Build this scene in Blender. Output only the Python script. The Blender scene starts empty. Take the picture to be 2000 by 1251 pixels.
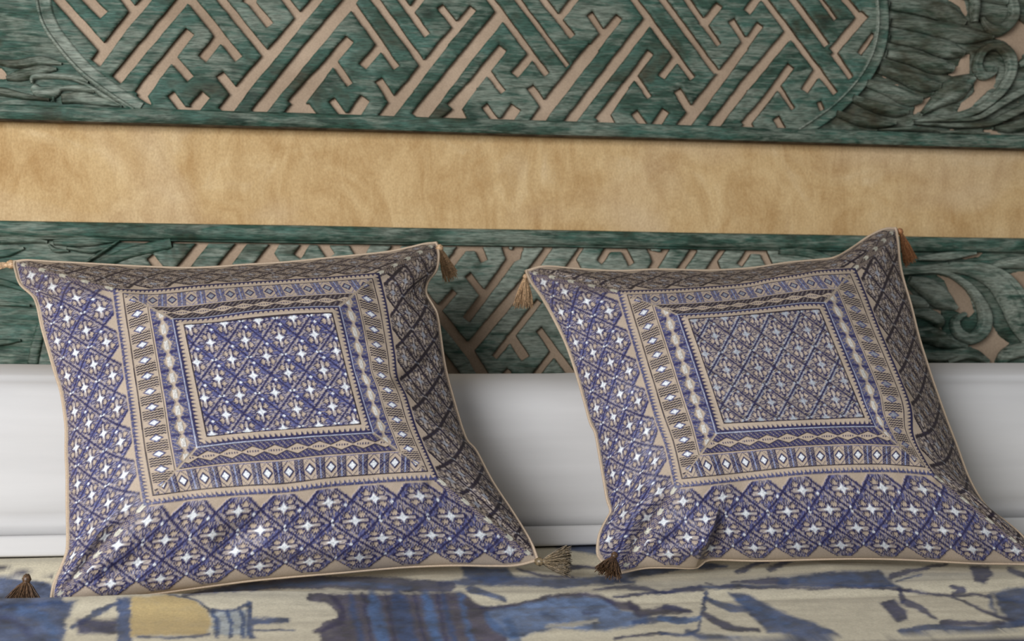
import bpy, math, random
import numpy as np
from mathutils import Vector, noise

random.seed(7); rng = np.random.default_rng(7)
C = bpy.context.scene.collection
W, H = 2000.0, 1251.0

# ------------------------------------------------------------------ camera
F = 2778.0                                   # focal length in pixels (50 mm on 36 mm)
YAW, PITCH = math.radians(9.73), math.radians(2.18)
CAM = np.array([0.0, -1.90, 0.90])
ca, sa, cp, sp = math.cos(YAW), math.sin(YAW), math.cos(PITCH), math.sin(PITCH)
RV = np.array([ca, -sa, 0.0]); FV = np.array([sa * cp, ca * cp, sp]); UV_ = np.cross(RV, FV)
cam_d = bpy.data.cameras.new('camera'); cam = bpy.data.objects.new('camera', cam_d); C.objects.link(cam)
cam_d.lens = 50; cam_d.sensor_width = 36; cam_d.sensor_fit = 'HORIZONTAL'; cam_d.clip_start = 0.02
cam.location = CAM.tolist(); cam.rotation_euler = (math.pi / 2 + PITCH, 0, -YAW)
cam_d.dof.use_dof = True; cam_d.dof.focus_distance = 1.47; cam_d.dof.aperture_fstop = 8.0
sc = bpy.context.scene; sc.camera = cam

# ------------------------------------------------------------------ world and light
world = bpy.data.worlds.new('room_light'); sc.world = world; world.use_nodes = True
wb = world.node_tree.nodes['Background']; wb.inputs[0].default_value = (0.93, 0.96, 1.0, 1); wb.inputs[1].default_value = 0.27

def area(name, loc, target, size, size_y, power, color):
    d = bpy.data.lights.new(name, 'AREA'); d.shape = 'RECTANGLE'; d.size = size; d.size_y = size_y
    d.energy = power; d.color = color
    o = bpy.data.objects.new(name, d); C.objects.link(o); o.location = loc
    o.rotation_euler = (Vector(target) - Vector(loc)).to_track_quat('-Z', 'Y').to_euler()
    return o
area('window_light', (-1.30, -2.60, 1.32), (-0.05, -0.2, 0.85), 1.5, 1.2, 92, (0.985, 0.985, 1.0))
sc.view_settings.view_transform = 'Standard'; sc.view_settings.look = 'None'
sc.view_settings.exposure = -0.14; sc.view_settings.gamma = 1.0; sc.view_settings.use_curve_mapping = False

# ------------------------------------------------------------------ helpers
def rays(px, py):
    px = np.asarray(px, float); py = np.asarray(py, float)
    return FV * F + RV * (px[..., None] - W / 2) + UV_ * (H / 2 - py[..., None])
def P(px, py, Y):
    """world point seen at photo pixel (px, py) on the vertical plane y = Y"""
    d = rays(px, py); t = (np.asarray(Y, float) - CAM[1]) / d[..., 1]
    return CAM + d * t[..., None]
def PZ(px, py, Z):
    d = rays(px, py); t = (np.asarray(Z, float) - CAM[2]) / d[..., 2]
    return CAM + d * t[..., None]
def project(p):
    q = np.asarray(p) - CAM; z = q @ FV
    return W / 2 + F * (q @ RV) / z, H / 2 - F * (q @ UV_) / z

def empty(name, label, cat, loc, group=None):
    o = bpy.data.objects.new(name, None); C.objects.link(o); o.location = loc
    o['label'] = label; o['category'] = cat; o.empty_display_size = 0.05
    if group: o['group'] = group
    return o
def wloc(o):
    v = Vector((0, 0, 0))
    while o: v = v + o.location; o = o.parent
    return np.array(v)
def mesh_obj(name, verts, faces, mats, parent=None, smooth=True, col=None, midx=None, loc=None):
    verts = np.asarray(verts, np.float64).reshape(-1, 3)
    base = wloc(parent) if parent else np.zeros(3)
    if loc is not None: base = base + np.array(loc)
    v = (verts - base).astype(np.float32)
    me = bpy.data.meshes.new(name)
    f = faces
    if isinstance(f, np.ndarray):
        n = len(f); k = f.shape[1]
        me.vertices.add(len(v)); me.vertices.foreach_set('co', v.ravel())
        me.loops.add(n * k); me.loops.foreach_set('vertex_index', f.astype(np.int32).ravel())
        me.polygons.add(n); me.polygons.foreach_set('loop_start', np.arange(0, n * k, k, dtype=np.int32))
        me.update(calc_edges=True)
    else:
        me.from_pydata(v.tolist(), [], f)
    if not isinstance(mats, (list, tuple)): mats = [mats]
    for m in mats: me.materials.append(m)
    if midx is not None: me.polygons.foreach_set('material_index', np.asarray(midx, np.int32))
    me.polygons.foreach_set('use_smooth', np.full(len(me.polygons), smooth))
    if col is not None:
        a = me.color_attributes.new('Col', 'FLOAT_COLOR', 'POINT')
        a.data.foreach_set('color', np.asarray(col, np.float32).ravel())
    me.update(); me.validate()
    o = bpy.data.objects.new(name, me); C.objects.link(o)
    if parent: o.parent = parent
    if loc is not None: o.location = loc
    return o
def grid_faces(nu, nv, off=0):
    i, j = np.meshgrid(np.arange(nu - 1), np.arange(nv - 1), indexing='ij')
    a = (i * nv + j).ravel()
    return np.stack([a, a + nv, a + nv + 1, a + 1], 1) + off

def blur(a, it=1, pin=False):
    for _ in range(it):
        p = np.pad(a, [(1, 1), (1, 1)] + [(0, 0)] * (a.ndim - 2), mode='edge')
        b = (p[:-2] + 2 * p[1:-1] + p[2:]) / 4
        b = (b[:, :-2] + 2 * b[:, 1:-1] + b[:, 2:]) / 4
        if pin: b[0], b[-1], b[:, 0], b[:, -1] = a[0], a[-1], a[:, 0], a[:, -1]
        a = b
    return a
def vnoise(x, y, seed=0):
    """smooth 2-D value noise in numpy, 0..1"""
    xi = np.floor(x).astype(np.int64); yi = np.floor(y).astype(np.int64)
    fx = x - xi; fy = y - yi; fx = fx * fx * (3 - 2 * fx); fy = fy * fy * (3 - 2 * fy)
    def h(a, b):
        n = (a * 374761393 + b * 668265263 + seed * 144665) & 0xffffffff
        n = ((n ^ (n >> 13)) * 1274126177) & 0xffffffff
        return ((n ^ (n >> 16)) & 0xffff) / 65535.0
    return (h(xi, yi) * (1 - fx) + h(xi + 1, yi) * fx) * (1 - fy) + (h(xi, yi + 1) * (1 - fx) + h(xi + 1, yi + 1) * fx) * fy
def fbm(x, y, seed=0, o=4):
    s = 0; a = .5; t = 0
    for k in range(o): s = s + a * vnoise(x * 2 ** k, y * 2 ** k, seed + k); t += a; a *= .5
    return s / t
def smooth01(x): x = np.clip(x, 0, 1); return x * x * (3 - 2 * x)
def catmull(pts, n):
    p = np.asarray(pts, float); p = np.vstack([2 * p[0] - p[1], p, 2 * p[-1] - p[-2]])
    out = []; m = len(p) - 3
    for s in np.linspace(0, m - 1e-9, n):
        i = int(s); t = s - i; a, b, c, d = p[i], p[i + 1], p[i + 2], p[i + 3]
        out.append(.5 * ((2 * b) + (c - a) * t + (2 * a - 5 * b + 4 * c - d) * t * t + (3 * b - a - 3 * c + d) * t ** 3))
    return np.array(out)
def poly_sdf(X, Y, poly):
    """signed distance, positive inside"""
    p = np.asarray(poly, float); n = len(p)
    d2 = np.full(X.shape, 1e18); ins = np.zeros(X.shape, bool)
    for k in range(n):
        a = p[k]; b = p[(k + 1) % n]; e = b - a
        wx, wy = X - a[0], Y - a[1]
        t = np.clip((wx * e[0] + wy * e[1]) / max(e @ e, 1e-9), 0, 1)
        d2 = np.minimum(d2, (wx - e[0] * t) ** 2 + (wy - e[1] * t) ** 2)
        c = ((a[1] > Y) != (b[1] > Y))
        with np.errstate(divide='ignore', invalid='ignore'):
            xi = (b[0] - a[0]) * (Y - a[1]) / (b[1] - a[1] if b[1] != a[1] else 1e-9) + a[0]
        ins ^= c & (X < xi)
    d = np.sqrt(d2)
    return np.where(ins, d, -d)

# ------------------------------------------------------------------ node materials
class NT:
    def __init__(s, name):
        s.m = bpy.data.materials.new(name); s.m.use_nodes = True; s.t = s.m.node_tree
        s.b = s.t.nodes['Principled BSDF']
    def n(s, typ, **kw):
        o = s.t.nodes.new(typ)
        for k, v in kw.items(): setattr(o, k, v)
        return o
    def l(s, a, b): s.t.links.new(a, b)
    def coords(s, scale, rot=(0, 0, 0)):
        g = s.n('ShaderNodeNewGeometry'); m = s.n('ShaderNodeMapping')
        m.inputs['Scale'].default_value = scale; m.inputs['Rotation'].default_value = rot
        s.l(g.outputs['Position'], m.inputs['Vector']); return m.outputs[0]
    def noise(s, scale, vec=None, detail=4, rough=.55, dist=0):
        o = s.n('ShaderNodeTexNoise'); o.inputs['Scale'].default_value = scale; o.inputs['Detail'].default_value = detail
        o.inputs['Roughness'].default_value = rough; o.inputs['Distortion'].default_value = dist
        if vec: s.l(vec, o.inputs['Vector'])
        return o.outputs['Fac']
    def ramp(s, fac, stops):
        r = s.n('ShaderNodeValToRGB'); e = r.color_ramp.elements
        while len(e) < len(stops): e.new(.5)
        for i, (p, c) in enumerate(stops): e[i].position = p; e[i].color = (*c, 1) if len(c) == 3 else c
        s.l(fac, r.inputs[0]); return r.outputs[0]
    def mix(s, fac, a, b, mode='MIX'):
        m = s.n('ShaderNodeMix', data_type='RGBA', blend_type=mode)
        for sock, v in ((m.inputs[0], fac), (m.inputs[6], a), (m.inputs[7], b)):
            if hasattr(v, 'is_linked') or hasattr(v, 'links'): s.l(v, sock)
            elif isinstance(v, (int, float)): sock.default_value = v
            else: sock.default_value = (*v, 1)
        return m.outputs[2]
    def bump(s, h, strength, dist):
        b = s.n('ShaderNodeBump'); b.inputs['Strength'].default_value = strength; b.inputs['Distance'].default_value = dist
        s.l(h, b.inputs['Height']); s.l(b.outputs[0], s.b.inputs['Normal'])
    def done(s, color, rough=.6, spec=.3, sheen=0):
        if hasattr(color, 'links'): s.l(color, s.b.inputs['Base Color'])
        else: s.b.inputs['Base Color'].default_value = (*color, 1)
        s.b.inputs['Roughness'].default_value = rough; s.b.inputs['Specular IOR Level'].default_value = spec
        s.b.inputs['Sheen Weight'].default_value = sheen
        return s.m

def mat_green(name='distressed_green_wood', pale=0.0, brown=0.0):
    t = NT(name)
    grain = t.noise(1, t.coords((17, 60, 150)), 6, .66, .8)         # long horizontal brush streaks
    patch = t.noise(1, t.coords((15, 20, 24), (0, .3, 0)), 5, .62, .6)
    patch2 = t.noise(1, t.coords((8, 9, 14), (0, -.4, 0)), 4, .65, .4)
    fine = t.noise(1, t.coords((70, 200, 600)), 4, .65)
    base = t.ramp(patch, [(.28, (.018, .040, .028)), (.45, (.040, .092, .066)), (.58, (.058, .136, .106)), (.74, (.095, .205, .172))])
    a = t.n('ShaderNodeMath', operation='MULTIPLY'); t.l(grain, a.inputs[0]); t.l(patch2, a.inputs[1])
    wf = t.ramp(a.outputs[0], [(.225 - pale, (0, 0, 0)), (.32 - pale, (.7, .7, .7)), (.40 - pale, (.95, .95, .95))])
    c = t.mix(wf, base, (.25 + pale * 1.6, .295 + pale * 1.6, .245 + pale * 1.5))
    bf = t.ramp(patch2, [(.30 + brown, (.85, .85, .85)), (.45 + brown * 1.4, (brown, brown, brown))])
    c = t.mix(bf, c, (.075, .062, .036))
    ff = t.ramp(fine, [(.36, (.38, .38, .35)), (.6, (.90, .89, .86))])
    c = t.mix(1.0, c, ff, 'MULTIPLY')
    t.bump(grain, .4, .0015)
    return t.done(c, .62, .3)
def mat_raw_edge():
    t = NT('bare_brown_wood_edge')
    n = t.noise(1, t.coords((60, 60, 200)), 4)
    return t.done(t.ramp(n, [(.35, (.035, .024, .014)), (.65, (.10, .075, .045))]), .8, .2)
def mat_wall():
    t = NT('ochre_limewash_wall')
    big = t.noise(2.6, t.coords((1.0, 1, 1.6)), 3, .5, .6)
    mid = t.noise(1, t.coords((8, 9, 10), (0, .5, 0)), 4, .6, 1.4)
    vert = t.noise(1, t.coords((30, 42, 12), (0, .25, 0)), 5, .68, 1.0)
    fine = t.noise(420, t.coords((1, 1, .6)), 3, .7)
    c = t.ramp(mid, [(.28, (.46, .28, .115)), (.44, (.58, .39, .185)), (.58, (.66, .475, .245)), (.74, (.76, .60, .37))])
    c2 = t.ramp(vert, [(.35, (.42, .25, .10)), (.6, (.72, .53, .28))])
    c = t.mix(.42, c, c2)
    c = t.mix(t.ramp(big, [(.48, (0, 0, 0)), (.72, (.55, .55, .55))]), c, (.74, .62, .46))
    c = t.mix(1.0, c, t.ramp(fine, [(.3, (.74, .71, .68)), (.65, (1, 1, 1))]), 'MULTIPLY')
    t.bump(fine, .3, .001)
    return t.done(c, .85, .15)
def mat_added_backing():  # darker, greyer tan for the added sheet that covers the wall behind the slots
    t = NT('added_backing_tan')
    n = t.noise(1, t.coords((6, 6, 9)), 4); fine = t.noise(500, t.coords((1, 1, 1)), 3, .7)
    c = t.ramp(n, [(.35, (.36, .265, .185)), (.65, (.50, .38, .275))])
    c = t.mix(1.0, c, t.ramp(fine, [(.3, (.78, .78, .78)), (.65, (1, 1, 1))]), 'MULTIPLY')
    return t.done(c, .9, .1)
def mat_cotton():
    t = NT('white_cotton')
    n = t.noise(1, t.coords((3, 3, 40)), 4); w = t.noise(900, t.coords((1, 1, 1)), 2)
    c = t.ramp(n, [(.3, (.56, .555, .55)), (.7, (.62, .615, .61))])
    t.bump(w, .12, .0004)
    return t.done(c, .8, .2, .1)
def mat_attr(name, rough_thread, rough_plain, grain, sheen):
    t = NT(name)
    a = t.n('ShaderNodeAttribute'); a.attribute_name = 'Col'
    n = t.noise(grain[0], t.coords(grain[1]), 3, .7)
    c = t.mix(1.0, a.outputs['Color'], t.ramp(n, [(.25, (.72, .72, .72)), (.7, (1, 1, 1))]), 'MULTIPLY')
    mr = t.n('ShaderNodeMapRange'); mr.inputs[3].default_value = rough_plain; mr.inputs[4].default_value = rough_thread
    t.l(a.outputs['Alpha'], mr.inputs[0]); m = t.done(c, .6, .35, sheen); t.l(mr.outputs[0], t.b.inputs['Roughness'])
    t.bump(n, .2, .0005)
    return m
def mat_plain(name, col, rough=.7, spec=.3, var=.25, scale=300):
    t = NT(name); n = t.noise(scale, t.coords((1, 1, 1)), 3)
    c0 = tuple(x * (1 - var) for x in col); c1 = tuple(min(1, x * (1 + var)) for x in col)
    return t.done(t.ramp(n, [(.35, c0), (.65, c1)]), rough, spec)

M_GREEN_BROWN = mat_green('brown_worn_green_wood', .035, .09)
M_GREEN_PALE = mat_green('worn_pale_green_wood', .055)
M_GREEN, M_EDGE, M_WALL, M_ADDED_BACK, M_COTTON = mat_green(), mat_raw_edge(), mat_wall(), mat_added_backing(), mat_cotton()
M_EMB = mat_attr('silk_embroidered_linen', .40, .85, (1400, (1, 1, 1)), .0)
M_QUILT = mat_attr('printed_brushed_cotton', .9, .9, (420, (1, 1, 2)), .04)
M_LINEN = mat_plain('beige_linen', (.50, .395, .29), .85, .15, .12, 900)

# ------------------------------------------------------------------ wall, panels' planes
YF, YB = -0.0255, -0.0165       # front and back of the carved boards
x0w, x1w = -1.6, 2.4
def box(x0, x1, y0, y1, z0, z1):
    v = [(x, y, z) for x in (x0, x1) for y in (y0, y1) for z in (z0, z1)]
    f = [(0, 1, 3, 2), (4, 6, 7, 5), (0, 4, 5, 1), (2, 3, 7, 6), (0, 2, 6, 4), (1, 5, 7, 3)]
    return v, f
v, f = box(x0w, x1w, 0, .12, 0.0, 2.2)
wall = mesh_obj('wall_back', v, f, M_WALL, smooth=False); wall['kind'] = 'structure'
wall['label'] = 'ochre mottled limewashed wall behind the bed'; wall['category'] = 'wall'
v, f = box(x0w, x1w, -3.2, 0, -.05, 0.0)
M_FLOOR = mat_plain('floor_tile', (.34, .27, .20), .5, .3, .15, 6)
fl = mesh_obj('floor', v, f, M_FLOOR, smooth=False); fl['kind'] = 'structure'

def zat(px, py, Y=YF): return float(P(px, py, Y)[2])
# bars running along x with a given cross section of (y, z) points
def bar(name, section, xa, xb, mats, parent, nx=60, wob=0.0, midx_fn=None):
    s = np.array(section); n = len(s); xs = np.linspace(xa, xb, nx)
    V = np.zeros((nx, n, 3)); V[..., 0] = xs[:, None]; V[..., 1] = s[:, 0]; V[..., 2] = s[:, 1]
    if wob:
        w = np.array([[noise.noise(Vector((x * 5, k * .35, 3.1))) for k in range(n)] for x in xs])
        V[..., 1] += w * wob; V[..., 2] += w * wob * .8
    i, j = np.meshgrid(np.arange(nx - 1), np.arange(n), indexing='ij')
    a = (i * n + j).ravel(); b = (i * n + (j + 1) % n).ravel()
    fs = np.stack([a, a + n, b + n, b], 1)
    mi = (j.ravel() if midx_fn is None else np.array([midx_fn(k) for k in j.ravel()])) if midx_fn else None
    fl = [tuple(q) for q in fs.tolist()] + [tuple(range(n))] + [tuple((nx - 1) * n + k for k in reversed(range(n)))]
    if mi is not None: mi = list(mi) + [0, 0]
    return mesh_obj(name, V.reshape(-1, 3), fl, mats, parent, col=None, midx=mi)

def board(name, holes, region, step, parent, ybias=0.0, grooves=(), carve=None, mat=None):
    """a cut-out board: photo-plane mask -> bevelled, really extruded relief mesh"""
    xa, ya, xb, yb = [v for v in (min(p[0] for p in region), min(p[1] for p in region), max(p[0] for p in region), max(p[1] for p in region))]
    gx = np.arange(xa - 2 * step, xb + 2 * step + .1, step); gy = np.arange(ya - 2 * step, yb + 2 * step + .1, step)
    X, Yp = np.meshgrid(gx, gy, indexing='ij')
    S = poly_sdf(X, Yp, region)
    for h in holes:
        h = np.asarray(h, float); mrg = 14
        i0, i1 = np.searchsorted(gx, [h[:, 0].min() - mrg, h[:, 0].max() + mrg]); j0, j1 = np.searchsorted(gy, [h[:, 1].min() - mrg, h[:, 1].max() + mrg])
        if i1 <= i0 or j1 <= j0: continue
        sl = (slice(i0, i1), slice(j0, j1))
        S[sl] = np.minimum(S[sl], -poly_sdf(X[sl], Yp[sl], h))
    # hand-cut wobble
    S = S + (fbm(X / 22, Yp / 22, 5, 2) - .5) * 2.2 * (np.abs(S) < 12)
    Sc = (S[:-1, :-1] + S[1:, :-1] + S[:-1, 1:] + S[1:, 1:]) / 4
    inc = Sc > 0
    G0, G1 = np.gradient(S, step)
    gl = G0 ** 2 + G1 ** 2 + .05
    used = np.zeros(S.shape, int)
    for dx in (0, 1):
        for dy in (0, 1): used[dx:used.shape[0] - 1 + dx, dy:used.shape[1] - 1 + dy] += inc
    bnd = (used > 0) & (used < 4)
    mv = np.clip(S, -step * .8, step * .8) * bnd
    Xv = X - G0 / gl * mv; Yv = Yp - G1 / gl * mv
    drop = .0032 * (1 - np.clip(S / 4.5, 0, 1)) ** 2
    hgt = -drop + (fbm(X / 60, Yp / 14, 11, 3) - .5) * .0022
    for (gx0, gy0, gx1, gy1, wd, dp) in grooves:
        e = np.array([gx1 - gx0, gy1 - gy0]); L = np.hypot(*e)
        t = np.clip(((X - gx0) * e[0] + (Yp - gy0) * e[1]) / L ** 2, 0, 1)
        d = np.hypot(X - gx0 - e[0] * t, Yp - gy0 - e[1] * t + (fbm(X / 30, Yp * 0, 2, 2) - .5) * 3)
        hgt = hgt - dp * np.exp(-(d / wd) ** 2)
    if carve is not None: hgt = hgt + carve(X, Yp)
    pw = P(Xv, Yv, YF)
    Vf = pw.copy(); Vf[..., 1] = YF + ybias - hgt
    Vb = pw.copy(); Vb[..., 1] = YB
    idx = np.full(S.shape, -1); us = used > 0; nf = us.sum(); idx[us] = np.arange(nf)
    i, j = np.nonzero(inc)
    top = np.stack([idx[i, j], idx[i + 1, j], idx[i + 1, j + 1], idx[i, j + 1]], 1)
    walls = []
    pad = np.pad(inc, 1)
    def side(di, dj, a, b):
        m = inc & ~pad[1 + di:1 + di + inc.shape[0], 1 + dj:1 + dj + inc.shape[1]]
        ii, jj = np.nonzero(m)
        p = idx[ii + a[0], jj + a[1]]; q = idx[ii + b[0], jj + b[1]]
        walls.append(np.stack([p, q, q + nf, p + nf], 1))
    side(-1, 0, (0, 0), (0, 1)); side(1, 0, (1, 1), (1, 0)); side(0, -1, (1, 0), (0, 0)); side(0, 1, (0, 1), (1, 1))
    walls = np.concatenate(walls)
    # px y grows downward: flip so that normals face the room
    faces = np.concatenate([top, walls])[:, ::-1] if False else np.concatenate([top, walls])
    mi = np.r_[np.zeros(len(top), int), np.ones(len(walls), int)]
    V = np.concatenate([Vf[us], Vb[us]])
    o = mesh_obj(name, V, faces, [mat or M_GREEN, M_EDGE], parent, midx=mi)
    return o

def ribbon(name, pts, wid, parent, height=.008, Y=YF, mat=None, grooves=0, n=None, prof='round', tilt=0.0, across=11):
    """a carved leaf, tendril or moulding: a swept relief with its own thickness"""
    pts = np.asarray(pts, float); n = n or max(10, 6 * len(pts))
    c = catmull(np.c_[pts, wid], n); w = np.maximum(c[:, 2], .6); c = c[:, :2]
    tg = np.gradient(c, axis=0); tg /= np.linalg.norm(tg, axis=1)[:, None] + 1e-9; nr = np.c_[-tg[:, 1], tg[:, 0]]
    s = np.linspace(-1, 1, across)
    px = c[:, None, :] + nr[:, None, :] * (w[:, None] * s[None])[..., None]
    if prof == 'round': pf = np.sqrt(np.clip(1 - s ** 2, 0, 1)) ** .8
    elif prof == 'flat': pf = 1 - np.abs(s) ** 6
    elif prof == 'hollow': pf = (1 - np.abs(s) ** 8) * (.55 + .45 * s ** 2)
    else: pf = (1 - np.abs(s) ** 8) * (.62 + .38 * np.abs(np.sin(s * math.pi * 1.0)))
    if grooves: pf = pf * (1 - .28 * (.5 + .5 * np.cos(s * math.pi * grooves)))
    hs = height * np.clip(w / max(w.max(), 1), .35, 1)
    v = P(px[..., 0], px[..., 1], YF)
    v[..., 1] = Y + .003 - (hs[:, None] + .003) * pf[None] - tilt * s[None]
    m = len(s)
    back = v[:, [0, -1], :].copy(); back[..., 1] = np.maximum(back[..., 1], Y + .006)
    V = np.concatenate([v, back], 1); k = m + 2
    # ring order: 0..m-1 front, then m+1 (right back), m (left back)
    V = V[:, list(range(m)) + [m + 1, m]]
    i, j = np.meshgrid(np.arange(n - 1), np.arange(k), indexing='ij')
    a = (i * k + j).ravel(); b = (i * k + (j + 1) % k).ravel()
    fs = np.stack([a, b, b + k, a + k], 1).tolist()
    fs += [list(range(k)), [(n - 1) * k + q for q in reversed(range(k))]]
    return mesh_obj(name, V.reshape(-1, 3), fs, mat or M_GREEN, parent)

def st(x0, y0, x1, y1, w, w1=None, e0=0, e1=0):
    """straight saw-cut slot as a quad"""
    w1 = w if w1 is None else w1
    w, w1 = w + 1.5, w1 + 1.5
    d = np.array([x1 - x0, y1 - y0], float); L = np.hypot(*d); d /= L; nn = np.array([-d[1], d[0]])
    a = np.array([x0, y0]) - d * e0; b = np.array([x1, y1]) + d * e1
    return [a + nn * w / 2, b + nn * w1 / 2, b - nn * w1 / 2, a - nn * w / 2]
# ------------------------------------------------------------------ upper carved panel
xL, xR = float(P(-130, 300, YF)[0]), float(P(2140, 300, YF)[0])
zt, zb = zat(1000, 234), zat(1000, 264)        # bottom rail of the upper panel
ux = float(P(524, 262, YF)[0])
up = empty('carved_panel', 'upper weathered green carved wood panel with key fretwork above the bare ochre strip', 'carved panel', (ux, -0.02, zb), 'green carved wood panels behind the bed')
E = 45
holes_up = [
 st(119, 4, 197, 90, 18, 17, E), st(186, 122, 240, 50, 20, 19), st(240, 50, 290, -8, 19, 17, 0, E), st(238, -10, 264, 24, 15, 15, E, 6),
 st(174, 0, 202, 28, 19, 18, E), st(226, 155, 352, 5, 22, 21), st(352, 5, 372, -20, 21, 21, 0, 20), st(374, 0, 466, 114, 17, 17, E),
 st(422, 80, 394, 114, 19, 19, 16), st(371, 60, 300, 148, 19, 23), st(300, 148, 273, 186, 24, 26), [(262, 184), (287, 184), (297, 204), (286, 201)],
 st(343, 120, 372, 153, 15, 16, 22), st(333, 182, 356, 212, 14, 14), st(402, 183, 378, 212, 20, 22), [(350, 206), (388, 208), (384, 216), (350, 213)],
 st(429, 143, 456, 178, 17, 18, 0, 16), st(437, 218, 484, 158, 26, 24), st(484, 158, 530, 104, 24, 21), st(530, 104, 622, -6, 22, 17, 0, E),
 st(434, 0, 520, 106, 15, 15, E), st(488, 0, 527, 48, 16, 15, E), st(476, -6, 500, 4, 16), st(558, -2, 584, 32, 15, 15, E, 4),
 st(500, 222, 590, 112, 25, 26), st(590, 112, 676, 10, 26, 25), st(676, 10, 690, -8, 24, 20, 0, E),
 st(684, 74, 630, 138, 19, 21), st(630, 138, 574, 206, 22, 30), [(551, 222), (566, 204), (604, 200), (624, 228)],
 st(658, 128, 684, 165, 14, 13, 18), st(648, 193, 672, 226, 13, 13), st(714, 190, 690, 226, 21, 22), [(664, 218), (702, 220), (698, 229), (666, 227)],
 st(740, 154, 768, 198, 15, 15, 0, 8), st(749, 232, 800, 168, 25, 22), st(800, 168, 870, 80, 21, 17), st(870, 80, 925, 14, 16, 13),
 st(860, 11, 890, 49, 13, 14), st(735, 0, 826, 124, 15, 13, E), st(688, 8, 775, 131, 15, 13, E), st(786, 0, 835, 68, 14, 13, E),
 st(806, 16, 822, -4, 14, 14, 10, E), st(740, 92, 708, 130, 16, 17, 10), st(816, 230, 900, 124, 30, 25), st(900, 124, 978, 28, 25, 22),
 st(961, 0, 1069, 145, 14, 12, E), st(983, 91, 925, 164, 18, 20), st(925, 164, 884, 212, 20, 28), [(863, 230), (884, 212), (904, 213), (914, 233)],
 st(957, 144, 984, 179, 13, 12, 16), st(947, 205, 970, 236, 13), st(1009, 207, 988, 238, 22), [(962, 228), (998, 232), (996, 239), (964, 237)],
 st(1037, 108, 1005, 146, 15, 16, 8), st(1036, 168, 1065, 208, 15, 15, 0, 10), st(1046, 242, 1078, 196, 25, 25), st(1078, 196, 1162, 90, 26, 24),
 st(1162, 90, 1211, 31, 20, 14), st(1014, 0, 1110, 128, 11, 10, E), st(1152, 25, 1174, 57, 13, 13, 0, 8), st(1064, 0, 1119, 70, 14, 12, E),
 st(1097, 30, 1125, -6, 14, 15, 6, E), st(1110, 242, 1190, 138, 20, 19), st(1190, 138, 1266, 40, 20, 18), st(1242, 0, 1354, 152, 14, 12, E),
 st(1272, 100, 1225, 164, 14, 14), st(1225, 164, 1172, 236, 15, 22), [(1160, 244), (1176, 226), (1194, 220), (1206, 245)],
 st(1246, 154, 1270, 189, 11, 10, 14), st(1240, 218, 1262, 248, 14), st(1302, 214, 1279, 248, 16), [(1256, 243), (1286, 243), (1284, 249), (1258, 249)],
 st(1319, 116, 1293, 150, 14, 14, 8), st(1324, 174, 1348, 214, 15, 15, 0, 10), st(1332, 250, 1389, 176, 24, 21), st(1389, 176, 1456, 88, 21, 19),
 st(1456, 88, 1487, 46, 15, 14), st(1430, 38, 1455, 78, 13, 13, 0, 6), st(1297, 0, 1401, 140, 13, 12, E), st(1345, 0, 1406, 87, 13, 11, E),
 st(1376, 46, 1407, 7, 16, 15, 6), st(1390, 252, 1455, 168, 22, 20), st(1455, 168, 1541, 66, 21, 19), st(1497, 0, 1634, 182, 14, 12, E),
 st(1460, 23, 1484, -8, 15, 15, 0, E), st(1547, 127, 1500, 190, 15, 14), st(1500, 190, 1456, 244, 14, 18), [(1446, 250), (1458, 236), (1472, 240), (1478, 252)],
 st(1525, 172, 1551, 212, 11, 9, 8), st(1596, 142, 1573, 177, 16, 15, 8), st(1601, 197, 1608, 214, 10), st(1517, 229, 1531, 253, 14),
 st(1553, 0, 1617, 88, 14, 13, E), st(1634, 108, 1664, 151, 13, 11, 8), st(1692, 26, 1628, 100, 17, 17), st(1656, 2, 1681, 32, 14, 12, E, 6),
 st(1607, 0, 1634, 37, 9, 9, E), st(1709, 64, 1680, 105, 9, 9),
]
arcL = [(84, -46), (86, 0), (99, 48), (134, 98), (172, 139), (220, 176), (274, 212)]
arcR = [(1716, -46), (1722, 0), (1725, 40), (1721, 80), (1708, 120), (1680, 165), (1637, 209), (1590, 243), (1560, 262)]
def rail_y(x): return 205 + x * .0288
cutL = catmull(arcL, 30).tolist(); cutR = catmull(arcR, 34).tolist()
reg_fret = cutL + [(1000, rail_y(1000) + 8)] + cutR[::-1]
gv = [(150, 139, 1470, 187, 1.3, .0022)]
board('fretwork_lattice', holes_up, reg_fret, 2.0, up, grooves=gv)

def carve_fan(X, Y):
    a = np.arctan2(Y + 260, X - 1180)
    return .0022 * np.sin(a * 92 + fbm(X / 90, Y / 20, 3, 2) * 4) - .0012
reg_left = [(-125, -46)] + cutL + [(-125, rail_y(-125) + 8)]
holes_left = [[(-30, 128), (0, 131), (8, 139), (13, 150), (4, 152), (-30, 148)]]
board('carved_side_board', holes_left, reg_left, 2.4, up, ybias=.004, carve=lambda X, Y: .0015 * np.sin((Y + 10 * np.sin(X / 50)) / 5.0) * (Y < 140) - .0010)
holes_right = [
 [(1985, 29), (2008, 46), (2060, 60), (2060, 96), (2005, 103), (1988, 122), (1983, 96), (1969, 79), (1945, 72), (1971, 58)],
 [(1887, 106), (1899, 103), (1897, 141), (1865, 146), (1854, 144), (1880, 127)],
 [(1952, 141), (1949, 153), (1930, 180), (1904, 204), (1875, 216), (1906, 177), (1911, 156), (1935, 153)],
 [(1794, 199), (1820, 187), (1826, 182), (1817, 204), (1789, 222)],
 [(1796, 243), (1815, 246), (1832, 261), (1808, 259)],
 [(1925, 251), (1947, 251), (1963, 263), (1925, 262)],
 [(1860, -4), (1882, 8), (1892, 28), (1888, -4)],
]
reg_right = cutR[::-1][::-1] + [(2135, rail_y(2135) + 8), (2135, -46)]
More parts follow.
